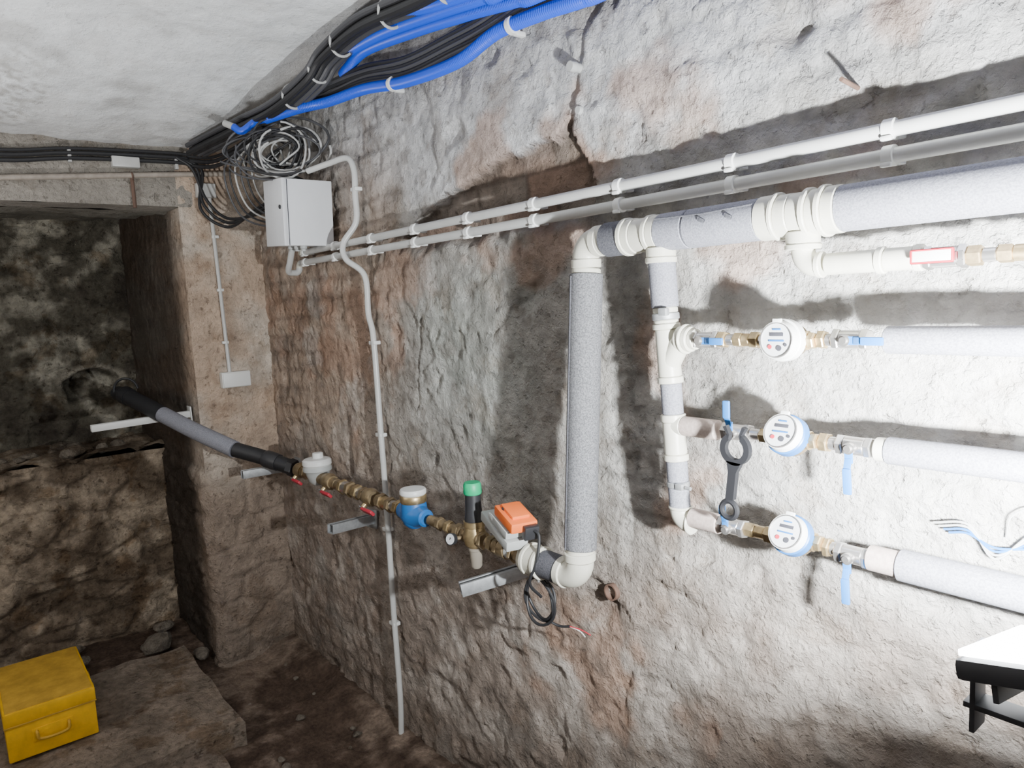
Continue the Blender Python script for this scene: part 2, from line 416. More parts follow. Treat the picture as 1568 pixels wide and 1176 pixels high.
# ------------------------------------------------------------------ conduits
b=B('electrical_conduit_pair')
for z,x0 in ((1.977,-2.93),(1.935,-2.99)):
    b.sweep([(1.6,-.047,z),(-1.5,-.047,z),(x0,-.047,z)],.0128,'pvc',18)
    b.elbow((x0-.02,-.047,z),(1,0,0),(0,-1,0) if z>1.95 else (0,0,-1) ,.02,.0130,'ppr')
b.elbow((-3.01,-.047,1.895),(0,0,1),(0,-1,0),.02,.0132,'pvc')
b.sweep(cat([(-3.01,-.067,1.895),(-3.0,-.10,1.90),(-2.95,-.11,1.94),(-2.92,-.11,1.985)]),.0125,'pvc')
for k in range(15):
    x=-2.94+.2985*k
    for z in (1.977,1.935):
        b.lathe((x-.009,-.047,z),(1,0,0),[(0,.014),(.001,.0175),(.018,.0175),(.019,.014)],'white',20)
        b.box((x,-.022,z),(.020,.030,.024),'white')
        b.box((x,-.060,z-.015),(.018,.010,.008),'white')
b.done()

b=B('surface_cable')
pts=[(-2.68,.12,2.262),(-2.60,.07,2.28),(-2.513,.035,2.287),(-2.478,.028,2.236),(-2.482,.028,2.15),(-2.487,.03,2.051),(-2.515,.074,1.975),(-2.500,.076,1.915),(-2.45,.03,1.85),(-2.446,.028,1.709),(-2.42,.028,1.611),(-2.416,.028,1.289),(-2.412,.028,.958),(-2.416,.028,.563),(-2.412,.028,.213),(-2.428,.028,.01)]
b.sweep(cat([(x,-y,z) for x,y,z in pts],8),.0112,'pvc',12)
for z in (2.17,1.60,1.25,.88,.5): b.box((-2.425 if z<2 else -2.482,-.022,z),(.04,.03,.014),'white')
b.done()

b=B('electrical_cabinet')
R=Matrix.Rotation(math.radians(4),3,'Y')
c=V((-2.785,-.118,2.113))
b.box(c,(.185,.190,.25),'cab',R,.004)
b.box(c+R@V((0,-.100,0)),(.187,.016,.252),'cab',R,.003)
b.box(c+R@V((.0935,-.088,0)),(.002,.003,.245),'lcd',R,.0003)
b.lathe(c+R@V((.07,-.108,.02)),R@V((0,-1,0)),[(0,.008),(.004,.008),(.005,.005)],'blackp',16)
for dx in (-.06,0,.06): b.lathe(c+R@V((dx,-.02,-.123)),R@V((0,0,-1)),[(0,.014),(.012,.014),(.014,.010),(.022,.010)],'gplast',12)
b.done()

# ------------------------------------------------------------------ cable bundles
def corr(b,pts,r,mat='bluec'):
    P=resample(cat(pts,10),.0035); rr=[r if k%2 else r*.87 for k in range(len(P))]
    b.sweep(P,rr,mat,14)
b=B('blue_corrugated_conduit')
corr(b,[(-2.80,-.22,2.47),(-2.62,-.16,2.475),(-2.50,-.10,2.478),(-2.304,-.055,2.479),(-2.044,-.05,2.437),(-1.753,-.05,2.416),(-1.567,-.05,2.439),(-1.383,-.05,2.429),(-1.246,-.05,2.413),(-1.105,-.05,2.405),(-.3,-.05,2.40),(1.2,-.05,2.40)],.0185)
corr(b,[(-2.447,-.06,2.563),(-2.40,-.06,2.575),(-2.266,-.06,2.597),(-1.933,-.06,2.559),(-1.665,-.06,2.519),(-1.468,-.06,2.486),(-1.299,-.06,2.465),(-.4,-.06,2.46),(1.2,-.06,2.46)],.0195)
corr(b,[(-2.3,-.10,2.60),(-2.059,-.10,2.585),(-1.731,-.10,2.541),(-1.551,-.10,2.514),(-1.393,-.10,2.497),(-.4,-.10,2.50),(1.2,-.10,2.5)],.0195)
corr(b,[(-1.95,-.13,2.60),(-1.85,-.13,2.575),(-1.70,-.13,2.545),(-1.5,-.13,2.52),(-1.2,-.13,2.515),(1.2,-.13,2.515)],.0185)
for x,z,y in ((-2.12,2.449,.05),(-1.50,2.436,.05),(-.9,2.403,.05)):
    b.lathe((x-.008,-y,z),(1,0,.03),[(0,.020),(.001,.0225),(.016,.0225),(.017,.020)],'white',24)
    b.box((x+.002,-.028,z-.018),(.016,.032,.012),'white')
b.done()
b=B('black_cable_bundle')
base=[(-3.45,-.30,2.475),(-3.05,-.22,2.50),(-2.70,-.20,2.495),(-2.475,-.16,2.545),(-2.38,-.14,2.60),(-2.11,-.14,2.615),(-1.80,-.14,2.58),(-1.608,-.14,2.565),(-1.2,-.13,2.55),(-.3,-.12,2.54),(1.2,-.12,2.54)]
offs=[(0,0),(.021,-.004),(.010,.018),(-.012,.017),(-.022,-.004),(.010,-.020),(-.012,-.020),(.034,.012),(-.032,.014),(.032,-.020),(-.034,-.022)]
for i,(dy,dz) in enumerate(offs):
    b.sweep(cat([(x+.0,y-dy+.005*nz(x*4,i*3.1),z+dz+.005*nz(x*4,i*7.7)) for x,y,z in base],8),.0105 if i%3 else .012,('black','black','dgrey','dgrey')[i%4],10)
base=[(-2.62,-.12,2.50),(-2.5,-.08,2.515),(-2.299,-.05,2.514),(-2.040,-.045,2.470),(-1.782,-.045,2.462),(-1.624,-.05,2.457),(-1.456,-.05,2.468),(-1.333,-.05,2.455),(-.3,-.05,2.45),(1.2,-.05,2.45)]
for i in range(6): b.sweep(cat([(x,y+.004*nz(x*5,i*3.),z+.011*(i-1.5)+.006*nz(x*5,i*5.)) for x,y,z in base],8),.0075,'black' if i%2 else 'dgrey',10)
for x,y,z in ((-2.28,-.14,2.61),(-1.95,-.14,2.597),(-2.44,-.15,2.565),(-2.6,-.185,2.51),(-1.65,-.14,2.568)):
    b.torus((x,y,z),(1,0,-.2),.042,.0022,'greyc',28,6,squash=2)
b.done()
b=B('coiled_cable_tangle')
for k in range(26):
    c0=V((-2.83+random.uniform(-.14,.12),-.17+random.uniform(-.05,.05),2.36+random.uniform(-.035,.035)))
    nrm=V((.75+random.uniform(-.5,.5),-.6+random.uniform(-.3,.3),random.uniform(-.35,.35))).normalized()
    u=V((0,0,1)).cross(nrm).normalized(); w=nrm.cross(u); ra=random.uniform(.08,.16); rb=random.uniform(.055,.11); ph=random.uniform(0,6)
    if c0.z+rb>2.47: rb=2.47-c0.z
    P=[c0+u*ra*math.cos(ph+a*.2)+w*rb*math.sin(ph+a*.2)+nrm*.01*math.sin(a*.7)+V((0,0,.004*a/8)) for a in range(random.choice((30,22,26)))]
    P=[V((q.x,min(q.y,-.03),q.z)) for q in P]
    b.sweep(P,random.choice((.0035,.004,.005)),('greyc','dgrey','greyc','black','dgrey')[k%5],8)
b.sweep(cat([(-2.80,-.22,2.47),(-2.86,-.24,2.47),(-2.90,-.28,2.44),(-2.93,-.30,2.46)]),.014,'bluec')
b.sweep([(-2.93,-.30,2.46),(-2.97,-.32,2.48)],.013,'greyc')
for i in range(6): b.sweep(cat([(-2.88+.02*i,-.12,2.40),(-2.90,-.15-.01*i,2.33),(-2.83+.02*i,-.12,2.238)]),.0045,'black' if i%2 else 'greyc',8)
for i in range(6): b.sweep(cat([(-2.92,-.22,2.42),(-3.0-.02*i,-.22-.015*i,2.33),(-3.02-.02*i,-.19-.01*i,2.22-.015*i),(-2.97,-.14,2.15-.012*i),(-2.93,-.08,2.20),(-2.93,-.10,2.34)]),.004,('greyc','black','dgrey')[i%3],8)
b.done()
b=B('header_cable_run')
for i,(dz,r) in enumerate(((0,.009),(-.022,.009),(.018,.007))):
    b.sweep(cat([(-3.555,-2.9,2.40+dz),(-3.555,-1.5,2.402+dz),(-3.555,-1.019,2.411+dz),(-3.555,-.767,2.438+dz),(-3.555,-.365,2.452+dz),(-3.54,-.30,2.44+dz),(-3.42,-.24,2.42+dz),(-3.2,-.20,2.43+dz),(-3.0,-.18,2.46+dz)]),r,'black',10)
for i in range(3):
    b.sweep(cat([(-3.545,-.36,2.45),(-3.53,-.30+.02*i,2.40),(-3.50,-.26-.015*i,2.26-.02*i),(-3.42,-.20,2.17-.02*i),(-3.2,-.15,2.16+.01*i),(-3.0,-.12,2.18+.02*i),(-2.96,-.10,2.30)]),.007,'black',8)
for y in (-1.4,-.78,-.36): b.box((-3.565,y,2.43 if y>-1 else 2.40),(.03,.014,.06),'greyc')
b.done()
b=B('iron_pipe')
b.sweep([(-3.545,-2.9,2.24),(-3.545,-1.029,2.318),(-3.545,-.12,2.395)],.012,'pipeiron')
b.sweep([(-3.55,-.552,2.355),(-3.55,-.552,2.22)],.008,'rust'); b.torus((-3.545,-.552,2.355),(0,1,.08),.014,.004,'rust',20,6)
b.done()
b=B('junction_box'); b.box((-3.555,-.19,1.42),(.045,.135,.075),'white',None,.005); b.box((-3.530,-.19,1.42),(.008,.128,.068),'white',None,.003)
b.done()
b=B('junction_box'); b.box((-3.555,-.245,2.31),(.04,.085,.065),'pvc',None,.005); b.box((-3.533,-.245,2.31),(.006,.078,.058),'pvc'); b.done()
b=B('junction_box'); b.box((-3.56,-.57,2.415),(.04,.11,.045),'pvc',None,.005); b.done()
b=B('vertical_conduit'); b.sweep([(-3.563,-.228,2.28),(-3.563,-.211,1.455)],.009,'pvc')
for z in (2.1,1.85,1.6): b.box((-3.565,-.218,z),(.02,.03,.014),'white')
b.done()

# ------------------------------------------------------------------ main insulated pipework
G=1.855; Y=-.10
b=B('insulated_water_pipe')
X1=(1,0,0)
b.elbow((-1.212,Y,G),(1,0,0),(0,0,-1),.038,.031,'ppr',.02)
b.run((-1.155,Y,G),X1,[(.015,.034,'ppr'),(.060,.038,'foamd')])
b.run((-1.083,Y,G),X1,[(.012,.041,'ppr'),(.02,.038,'ppr'),(.036,.036,'ppr'),(.012,.040,'ppr'),(.02,.038,'ppr')])
b.run((-.983,Y,G),X1,[(.07,.0385,'foam'),(.003,.0375,'foamd'),(.159,.0385,'foam')])
b.run((-.751,Y,G),X1,[(.03,.040,'ppr'),(.008,.043,'ppr'),(.024,.038,'ppr'),(.026,.0375,'ppr'),(.010,.043,'ppr'),(.018,.039,'ppr'),(.010,.044,'ppr'),(.022,.040,'ppr')])
b.run((-.603,Y,G),X1,[(.9,.0385,'foam'),(.003,.0375,'foamd'),(1.0,.0385,'foam')])
b.sweep([(-.98,Y-.030,G+.026),(-.86,Y-.033,G+.022),(-.755,Y-.030,G+.026)],.0018,'foamd',6)
for x in (-.80,-.86): b.box((x,Y-.037,G+.010),(.018,.003,.008),'foamd',Matrix.Rotation(.5,3,'Y'))
top=V((-1.212,-.100,G-.06)); bot=V((-1.210,-.158,1.063+.06)); d=(bot-top); L=d.length
b.run(top,d,[(.012,.034,'ppr'),(L-.024,.039,'foam_shade'),(.012,.034,'ppr')])
b.sweep([top+d.normalized()*.015+V((-.012,-.037,0)),bot-d.normalized()*.015+V((-.012,-.037,0))],.0025,'foamd',6)
b.elbow((-1.210,-.16,1.063),(0,0,1),(-1,0,0),.045,.034,'ppr',.02)
b.run((-1.275,-.16,1.063),(-1,0,0),[(.065,.036,'foamd')])
b.run((-.99,Y,G-.03),(0,0,-1),[(.02,.031,'ppr'),(.012,.033,'ppr')])
a=V((-.989,Y,G-.055)); dd=(V((-.957,-.098,1.27))-a).normalized()
e=b.run(a,dd,[(.10,.0285,'foam'),(.012,.026,'ppr'),(.014,.0285,'steel'),(.008,.026,'ppr'),(.012,.029,'ppr'),(.10,.0245,'ppr'),(.014,.0275,'ppr'),(.066,.0225,'foam'),(.016,.0265,'ppr'),(.07,.024,'ppr'),(.014,.0265,'ppr'),(.045,.0225,'foam'),(.012,.0245,'steel'),(.045,.0225,'foam')])
b.box(V((-.962,-.13,1.692)),(.02,.014,.016),'steel'); b.box(V((-.94,-.118,1.325)),(.018,.014,.014),'steel'); b.lathe((-.925,-.118,1.325),(1,0,0),[(0,.004),(.012,.004)],'steel',8)
b.elbow((-.956,-.098,e.z-.028),(0,0,1),(1,0,0),.026,.0225,'ppr',.006)
b.sweep(cat([(-.976,Y,1.575),(-.962,Y,1.60),(-.945,Y,1.625),(-.925,Y,1.634)]),.022,'ppr',20)
b.run((-.945,Y,1.634),X1,[(.012,.027,'ppr'),(.006,.031,'ppr'),(.012,.026,'ppr'),(.012,.021,'ppr')])
b.run((-.965,Y,1.452),X1,[(.025,.021,'ppr'),(.085,.0205,'foamp')])
b.run((-.925,Y,1.258),X1,[(.07,.0205,'foamp')])
b.run((-.674,Y,G-.03),(0,0,-1),[(.022,.029,'ppr'),(.010,.031,'ppr')])
b.elbow((-.674,Y,1.765),(0,0,1),(1,0,0),.028,.020,'ppr',.010)
b.run((-.63,Y,1.765),X1,[(.085,.0185,'ppr'),(.012,.022,'ppr'),(.045,.0185,'ppr'),(.012,.021,'ppr')])
b.run((-.318,Y,1.762),X1,[(1.6,.019,'foam')])
b.run((-.530,Y,1.637),X1,[(1.8,.0225,'foam')])
b.run((-.545,Y,1.455),X1,[(.018,.020,'ppr'),(1.8,.0225,'foam')])
b.run((-.555,Y,1.265),X1,[(.05,.022,'foamp'),(1.8,.0265,'foam')])
b.done()

def nuts(b,x0,x1,y,z,mat='brass',r=.014,seed=1):
    segs=[]; t=0; L=x1-x0
    n=max(2,int(L/.018)); k=seed
    while t<L-1e-6:
        l=min(L/n,L-t); m=k%4
        segs.append((l,(r,r*1.32,r*.86,r*1.15)[m],mat if m!=2 else 'nickel',(24,6,24,6)[m])); t+=l; k+=1
    b.run((x0,y,z),X1,segs)
def valve(x,y,z,hdir,L=.075,mat='handle',r=.015,name='ball_valve',ax=(1,0,0),front=(0,-1,0),hw=.014):
    b=B(name); ax=V(ax); o=V((x,y,z))
    b.run(o-ax*.03,ax,[(.012,r*1.25,'nickel',6),(.036,r*1.05,'nickel'),(.012,r*1.25,'nickel',6)])
    f=V(front).normalized()
    b.lathe(o,f,[(0,.008),(.020,.008),(.020,.010),(.028,.010),(.028,.006),(.032,.006)],'nickel',16)
    h=V(hdir).normalized(); s=f.cross(h).normalized(); R=Matrix((h,s,f)).transposed()
    c=o+f*.026
    b.box(c+h*.010,(.030,.014,.003),mat,R,.001)
    b.box(c+h*.026+f*.005,(.020,.012,.003),mat,Matrix((h*.94+f*.34,s,f*.94-h*.34)).transposed(),.001)
    b.box(c+h*(.032+L*.5)+f*.009,(L,hw,.007),mat,R,.003)
    b.done()
def meter(x,y,z,nrm,r=.0355,collar='gplast'):
    b=B('water_meter'); n=V(nrm).normalized(); o=V((x,y,z))
    b.run(o-V((.048,0,0)),X1,[(.012,.015,'brass',6),(.072,.017,'brass'),(.012,.015,'brass',6)])
    b.lathe(o-n*.02,n,[(0,.016),(.008,.030),(.020,r-.004),(.028,r-.003)],'bronze',32)
    q=o+n*.008
    b.lathe(q,n,[(0,r-.001),(.002,r+.002),(.018,r+.002),(.020,r)],collar,36)
    b.lathe(q+n*.020,n,[(0,r-.001),(.010,r-.002),(.0165,r-.003),(.0165,r-.005),(.014,r-.0055)],'white',36)
    b.lathe(q+n*.020,n,[(.010,.001),(.0142,r-.005),(.0146,.001)],'dial',36)
    u=V((0,0,1)); u=(u-n*u.dot(n)).normalized(); s=u.cross(n).normalized(); R=Matrix((s,u,n)).transposed()
    t=q+n*.0355
    b.box(t+u*.010,(.026,.006,.001),'lcd',R,.0002); b.box(t-u*.001,(.030,.003,.001),'blue',R,.0002)
    b.box(t+u*.019,(.016,.003,.001),'blue',R,.0002)
    b.lathe(t-u*.014+s*.006,n,[(0,.005),(.001,.005)],'lcd',14); b.lathe(t-u*.012-s*.012,n,[(0,.004),(.001,.004)],'red',14); b.lathe(t-u*.008+s*.018,n,[(0,.003),(.001,.003)],'lcd',14)
    b.torus(q+n*.036,n,r-.005,.0014,'nickel',32,6)
    b.box(q+n*.034+u*(r-.002),(.016,.008,.006),'white',R,.001)
    b.done()
# row 1
valve(-.880,Y,1.633,(1,0,0),.030); meter(-.694,-.11,1.635,(-.02,-1,.08),collar='white'); valve(-.588,Y,1.637,(1,0,0),.036)
b=B('brass_coupling'); nuts(b,-.850,-.742,Y,1.634,'brass',.0125); b.done()
b=B('brass_coupling'); nuts(b,-.646,-.618,Y,1.636,'brass',.0125); b.done()
# row 2
valve(-.812,Y,1.453,(0,-.0,1),.035); meter(-.690,-.11,1.457,(-.02,-1,.50),collar='blue'); valve(-.580,Y,1.455,(.05,0,-1),.045)
b=B('brass_coupling'); nuts(b,-.782,-.738,Y,1.453,'brass',.0125,2); b.done()
b=B('brass_coupling'); nuts(b,-.642,-.610,Y,1.455,'brass',.0135); b.done()
# row 3
valve(-.825,Y,1.260,(0,0,1),.02); meter(-.682,-.11,1.272,(-.02,-1,.55),collar='blue'); valve(-.582,Y,1.262,(.05,0,-1),.045)
b=B('brass_coupling'); nuts(b,-.795,-.730,Y,1.262,'brass',.0125,3); b.done()
b=B('brass_coupling'); nuts(b,-.634,-.612,Y,1.265,'brass',.0135); b.done()
# row 0
valve(-.445,Y,1.763,(1,0,0),.001,'nickel')
b=B('red_valve_tag'); 
for dz in (-.009,.009): b.box((-.452,-.134,1.765+dz),(.060,.004,.004),'red')
for dx in (-.028,.028): b.box((-.452+dx,-.134,1.765),(.005,.004,.022),'red')
b.box((-.452,-.134,1.765),(.054,.003,.017),'white',None,.0005); b.done()
b=B('brass_coupling'); nuts(b,-.415,-.318,Y,1.762,'brass',.012); b.run((-.476,Y,1.763),X1,[(.012,.014,'brass',6)]); b.done()

b=B('meter_wrench'); yw=-.168; ox=.008
def plate(pts,th):
    i=b.mi('wr'); A=[b.bm.verts.new((x,yw-th/2,z)) for x,z in pts]; C=[b.bm.verts.new((x,yw+th/2,z)) for x,z in pts]; n=len(pts)
    for f in [b.bm.faces.new(A),b.bm.faces.new(C[::-1])]+[b.bm.faces.new((A[k],A[(k+1)%n],C[(k+1)%n],C[k])) for k in range(n)]: f.material_index=i
cx,cz=-.778+ox,1.437
outer=[(cx+.031*math.sin(a),cz+.031*math.cos(a)) for a in [.50+k*(2*math.pi-1.0)/28 for k in range(29)]]
inner=[(cx+.0195*math.sin(a),cz+.0195*math.cos(a)) for a in [.62+k*(2*math.pi-1.24)/28 for k in range(29)]]
for k in range(28):
    plate([outer[k],outer[k+1],inner[k+1],inner[k]],.011)
for s in (-1,1): plate([(cx+s*.012,cz+.018),(cx+s*.016,cz+.0275),(cx+s*.024,cz+.040),(cx+s*.017,cz+.043),(cx+s*.010,cz+.026)],.011)
plate([(cx-.017,cz-.024),(cx+.013,cz-.026),(cx+.003,cz-.045),(cx-.004,cz-.098),(cx-.021,cz-.098),(cx-.014,cz-.045)],.011)
b.torus((-.794+ox,yw,1.318),(0,-1,0),.0165,.0055,'wr',30,8)
b.done()

# ------------------------------------------------------------------ supply run (bottom)
YB=-.16; ZB=1.063; XL=(-1,0,0)
b=B('pipe_union')
b.run((-1.342,YB,ZB),XL,[(.012,.043,'ppr'),(.030,.040,'ppr'),(.012,.044,'ppr'),(.018,.037,'ppr'),(.010,.030,'ppr',6)])
b.done()
b=B('brass_pipe_run')
b.run((-1.424,YB,ZB),XL,[(.018,.026,'bronze',6),(.012,.020,'bronze'),(.012,.028,'bronze',6),(.02,.022,'gplast'),(.03,.026,'bronze'),(.014,.029,'bronze',6),(.016,.020,'bronze'),(.02,.025,'bronze',6),(.012,.020,'bronze')])
b.run((-1.70,YB,ZB),XL,[(.012,.02,'bronze'),(.022,.023,'bronze',6),(.03,.015,'bronze'),(.02,.021,'brass',6),(.03,.016,'bronze'),(.018,.021,'bronze',6),(.05,.016,'bronze')])
b.run((-2.05,YB,ZB),XL,[(.016,.020,'brass'),(.024,.026,'brass',6),(.03,.019,'nickel'),(.02,.027,'bronze',6),(.04,.022,'brass'),(.022,.029,'bronze',6),(.02,.020,'bronze')])
b.run((-2.31,YB,ZB),XL,[(.02,.028,'bronze',6),(.03,.021,'nickel'),(.03,.028,'brass',6),(.03,.021,'bronze'),(.022,.030,'bronze',6),(.04,.024,'nickel'),(.022,.029,'brass',6),(.04,.020,'bronze'),(.05,.021,'bronze')])
b.run((-2.60,YB,ZB),XL,[(.03,.028,'bronze',6),(.20,.024,'bronze'),(.03,.028,'bronze',6),(.03,.020,'brass'),(.025,.028,'bronze',6),(.02,.024,'black')])
b.done()
b=B('pressure_reducing_valve'); o=V((-1.642,YB,ZB))
b.run(o+V((.05,0,0)),XL,[(.014,.026,'bronze',6),(.072,.023,'bronze'),(.014,.026,'bronze',6)])
b.lathe(o-V((0,0,.03)),(0,0,1),[(0,.018),(.01,.030),(.03,.034),(.045,.032),(.062,.028),(.064,.031),(.080,.031)],'brass',28)
b.lathe(o+V((0,0,.048)),(0,0,1),[(0,.026),(.006,.028),(.02,.0245),(.06,.0225),(.09,.0225)],'blackp',28)
b.lathe(o+V((0,0,.128)),(0,0,1),[(0,.0245),(.004,.0265),(.028,.0255),(.034,.022),(.035,.0)],'green',24)
b.lathe(o-V((0,0,.028)),(0,0,-1),[(0,.022),(.008,.022),(.010,.019),(.055,.017),(.062,.012),(.064,.0)],'cup',24)
g=o+V((-.045,-.045,-.004)); gn=V((.3,-1,.25)).normalized()
b.sweep([o+V((-.03,0,-.004)),g],.006,'bronze',10)
b.lathe(g,gn,[(0,.016),(.012,.018),(.014,.018),(.0145,.015)],'blackp',24); b.lathe(g+gn*.0135,gn,[(0,.015),(.0015,.015)],'dial',24)
b.box(g+gn*.0155,(.002,.001,.014),'lcd',Matrix.Rotation(.6,3,'Y'),.0003)
b.done()
b=B('valve_actuator')
R=Matrix.Rotation(math.radians(-14),3,'Z')@Matrix.Rotation(math.radians(14),3,'Y')
b.lathe((-1.475,YB,ZB+.02),(0,0,1),[(0,.020),(.02,.020),(.02,.028),(.045,.028)],'steel',20)
b.box((-1.485,-.175,1.126),(.175,.062,.028),'gplast',R,.005)
b.box((-1.455,-.178,1.148),(.11,.070,.022),'gplast',R,.004)
b.box((-1.425,-.180,1.172),(.110,.074,.028),'orange',R,.005)
b.box((-1.425,-.180,1.190),(.075,.050,.010),'orange',R,.004)
b.box((-1.500,-.178,1.160),(.030,.050,.016),'gplast',R,.004)
b.lathe(V((-1.450,-.190,1.190)),R@V((0,0,1)),[(0,.012),(.006,.012),(.007,.009)],'blackp',18)
b.box((-1.410,-.219,1.164),(.02,.004,.018),'blackp',R,.001); b.box((-1.366,-.180,1.146),(.02,.04,.036),'blackp',R,.003)
b.sweep(cat([(-1.362,-.18,1.155),(-1.34,-.175,1.14),(-1.335,-.19,1.08),(-1.355,-.20,1.02),(-1.36,-.16,.97)]),.004,'black',8)
for k in range(3):
    c0=V((-1.386+.004*k,-.14-.006*k,.953)); P=[c0+V((.055*math.cos(a*.25+k)*1.0,.006*math.sin(a*.5),(.055+.005*k)*math.sin(a*.25+k))) for a in range(26)]
    b.sweep(P,.004,'black',8)
b.sweep(cat([(-1.37,-.14,.90),(-1.34,-.12,.885),(-1.31,-.11,.89)]),.0035,'black',8)
b.sweep(cat([(-1.31,-.11,.89),(-1.28,-.10,.888),(-1.25,-.095,.882)]),.0015,'red',6); b.sweep(cat([(-1.31,-.11,.89),(-1.285,-.10,.883),(-1.265,-.10,.874)]),.0015,'white',6)
b.done()
b=B('water_meter'); o=V((-1.977,YB,ZB))
b.sweep([o+V((t,0,0)) for t in (.075,.070,.055,.035,.015,0,-.015,-.035,-.055,-.070,-.075)],[.022,.028,.029,.036,.042,.044,.042,.036,.029,.028,.022],'blue',28)
b.sweep([o+V((0,0,z)) for z in (-.044,-.03,0,.03,.042)],[.02,.036,.044,.042,.040],'blue',28)
b.lathe(o+V((0,0,.040)),(0,0,1),[(0,.041),(.004,.043),(.022,.043),(.025,.041)],'brass',32)
b.lathe(o+V((0,0,.065)),(0,0,1),[(0,.040),(.004,.043),(.014,.043),(.019,.040),(.020,.0)],'white',32)
b.box(o+V((-.044,0,.073)),(.012,.018,.014),'white')
b.done()
b=B('water_meter'); o=V((-2.725,YB,ZB))
b.lathe(o+V((0,0,-.03)),(0,0,1),[(0,.02),(.015,.036),(.045,.046),(.055,.048)],'gplast',32)
b.lathe(o+V((0,0,.026)),(0,0,1),[(0,.054),(.004,.057),(.016,.057),(.022,.054)],'gplast',36)
b.lathe(o+V((0,0,.048)),(0,0,1),[(0,.054),(.006,.058),(.022,.057),(.028,.050),(.029,0)],'white',36)
b.lathe(o+V((-.01,.01,.074)),(0,0,1),[(0,.022),(.022,.021),(.024,.017),(.024,0)],'white',24)
b.done()
def rvalve(x):
    b=B('ball_valve'); o=V((x,YB,ZB))
    b.lathe(o-V((.03,0,0)),X1,[(0,.026),(.01,.030),(.03,.034),(.05,.030),(.06,.026)],'bronze',24)
    f=V((0,-.75,-.66)).normalized()
    b.lathe(o,f,[(0,.01),(.045,.01),(.045,.006),(.052,.006)],'brass',14)
    R=Matrix((V((1,0,0)),f.cross(V((1,0,0))),f)).transposed()
    b.box(o+f*.048+V((.02,0,0)),(.07,.018,.004),'steel',R,.001); b.box(o+f*.052+V((.045,0,0)),(.075,.022,.012),'red',R,.004)
    b.done()
rvalve(-2.275); rvalve(-2.615); rvalve(-2.90)
b=B('incoming_supply_pipe')
P=[V(q) for q in ((-2.955,-.163,1.063),(-3.03,-.205,1.085),(-3.11,-.25,1.108),(-3.20,-.33,1.142),(-3.40,-.433,1.216),(-3.62,-.515,1.285),(-3.86,-.610,1.365))]
b.sweep(cat(P[:4]),.033,'black',20)
b.run(P[0],P[1]-P[0],[(.03,.038,'black',6)]); 
d=(P[2]-P[1]).normalized(); b.lathe(P[1],d,[(0,.036),(.02,.038),(.06,.038),(.07,.036)],'blackp',24)
b.sweep(cat([P[3],P[4],P[5]]),.037,'foam',24)
b.sweep(cat([P[5],P[5].lerp(P[6],.5),P[6]]),.039,'black',24)
d=(P[6]-P[5]).normalized(); b.lathe(P[6]-d*.02,d,[(0,.042),(.04,.044),(.05,.040)],'black',24)
b.torus(P[6]+V((-.02,0,.03)),(.8,-.5,0),.055,.006,'black',30,8,a0=-1.5,a1=2.2)
b.sweep(cat([P[6],P[6]+V((-.10,-.02,.01)),P[6]+V((-.3,.04,-.02)),P[6]+V((-1.03,.15,-.09))]),.035,'black',16)
b.done()
def strut(p0,p1,mat='steel',h=.034):
    b=B('strut_bracket'); p0=V(p0);p1=V(p1); d=(p1-p0).normalized(); L=(p1-p0).length
    s=d.cross(V((0,0,1))).normalized(); u=s.cross(d); R=Matrix((d,s,u)).transposed(); c=(p0+p1)/2
    b.box(c-u*h*.5,(L,.034,.003),mat,R,.0008); b.box(c+s*.016,(L,.003,h),mat,R,.0008); b.box(c-s*.016,(L,.003,h),mat,R,.0008)
    b.box(c+s*.011+u*h*.48,(L,.010,.003),mat,R,.0008); b.box(c-s*.011+u*h*.48,(L,.010,.003),mat,R,.0008)
    b.box(p0+d*.002,(.006,.06,.075),mat,R,.001)
    b.done()
strut((-1.56,-.014,.957),(-1.65,-.215,.922)); strut((-2.566,-.014,.89),(-2.52,-.215,.905)); strut((-3.3,-.014,1.0),(-3.3,-.28,1.004))
strut((-3.70,-.375,1.262),(-3.70,-.80,1.252),'white',.028)  # galvanised like the others; white colour stands in for lamplight on it
b=B('pipe_stub'); b.lathe((-1.256,.02,.968),(0,-1,0),[(0,.022),(.034,.022),(.034,.018),(.005,.018)],'rust',24,cap=False); b.lathe((-1.256,.02,.968),(0,-1,0),[(.006,.0185),(.008,.0185)],'black',20); b.done()
b=B('wall_nail'); b.lathe((-1.304,.01,2.284),(0,-1,0),[(0,.012),(.03,.012),(.034,.014),(.05,.012)],'greyc',12); b.done()
b=B('wall_nail'); b.lathe((-1.303,.01,2.184),(0,-1,0),[(0,.010),(.025,.011),(.03,.009)],'greyc',12); b.done()
b=B('wall_nail'); b.sweep([(-.632,.01,2.07),(-.632,-.05,2.077)],.004,'rust',8); b.done()
b=B('loose_wires')
for k in range(4):
    b.sweep(cat([(-.46-.008*k,-.025,1.312+.004*k),(-.43,-.03,1.318+.005*k),(-.39,-.035,1.305-.006*k),(-.34,-.03,1.312+.008*k),(-.28,-.03,1.308+.006*k),(-.22,-.03,1.33+.01*k),(-.1,-.03,1.31)]),.0020,'handle' if k<2 else 'greyc',6)
b.sweep(cat([(-.38,-.02,1.32),(-.37,-.03,1.36),(-.335,-.03,1.375),(-.30,-.02,1.33)]),.0015,'greyc',6)
b.done()

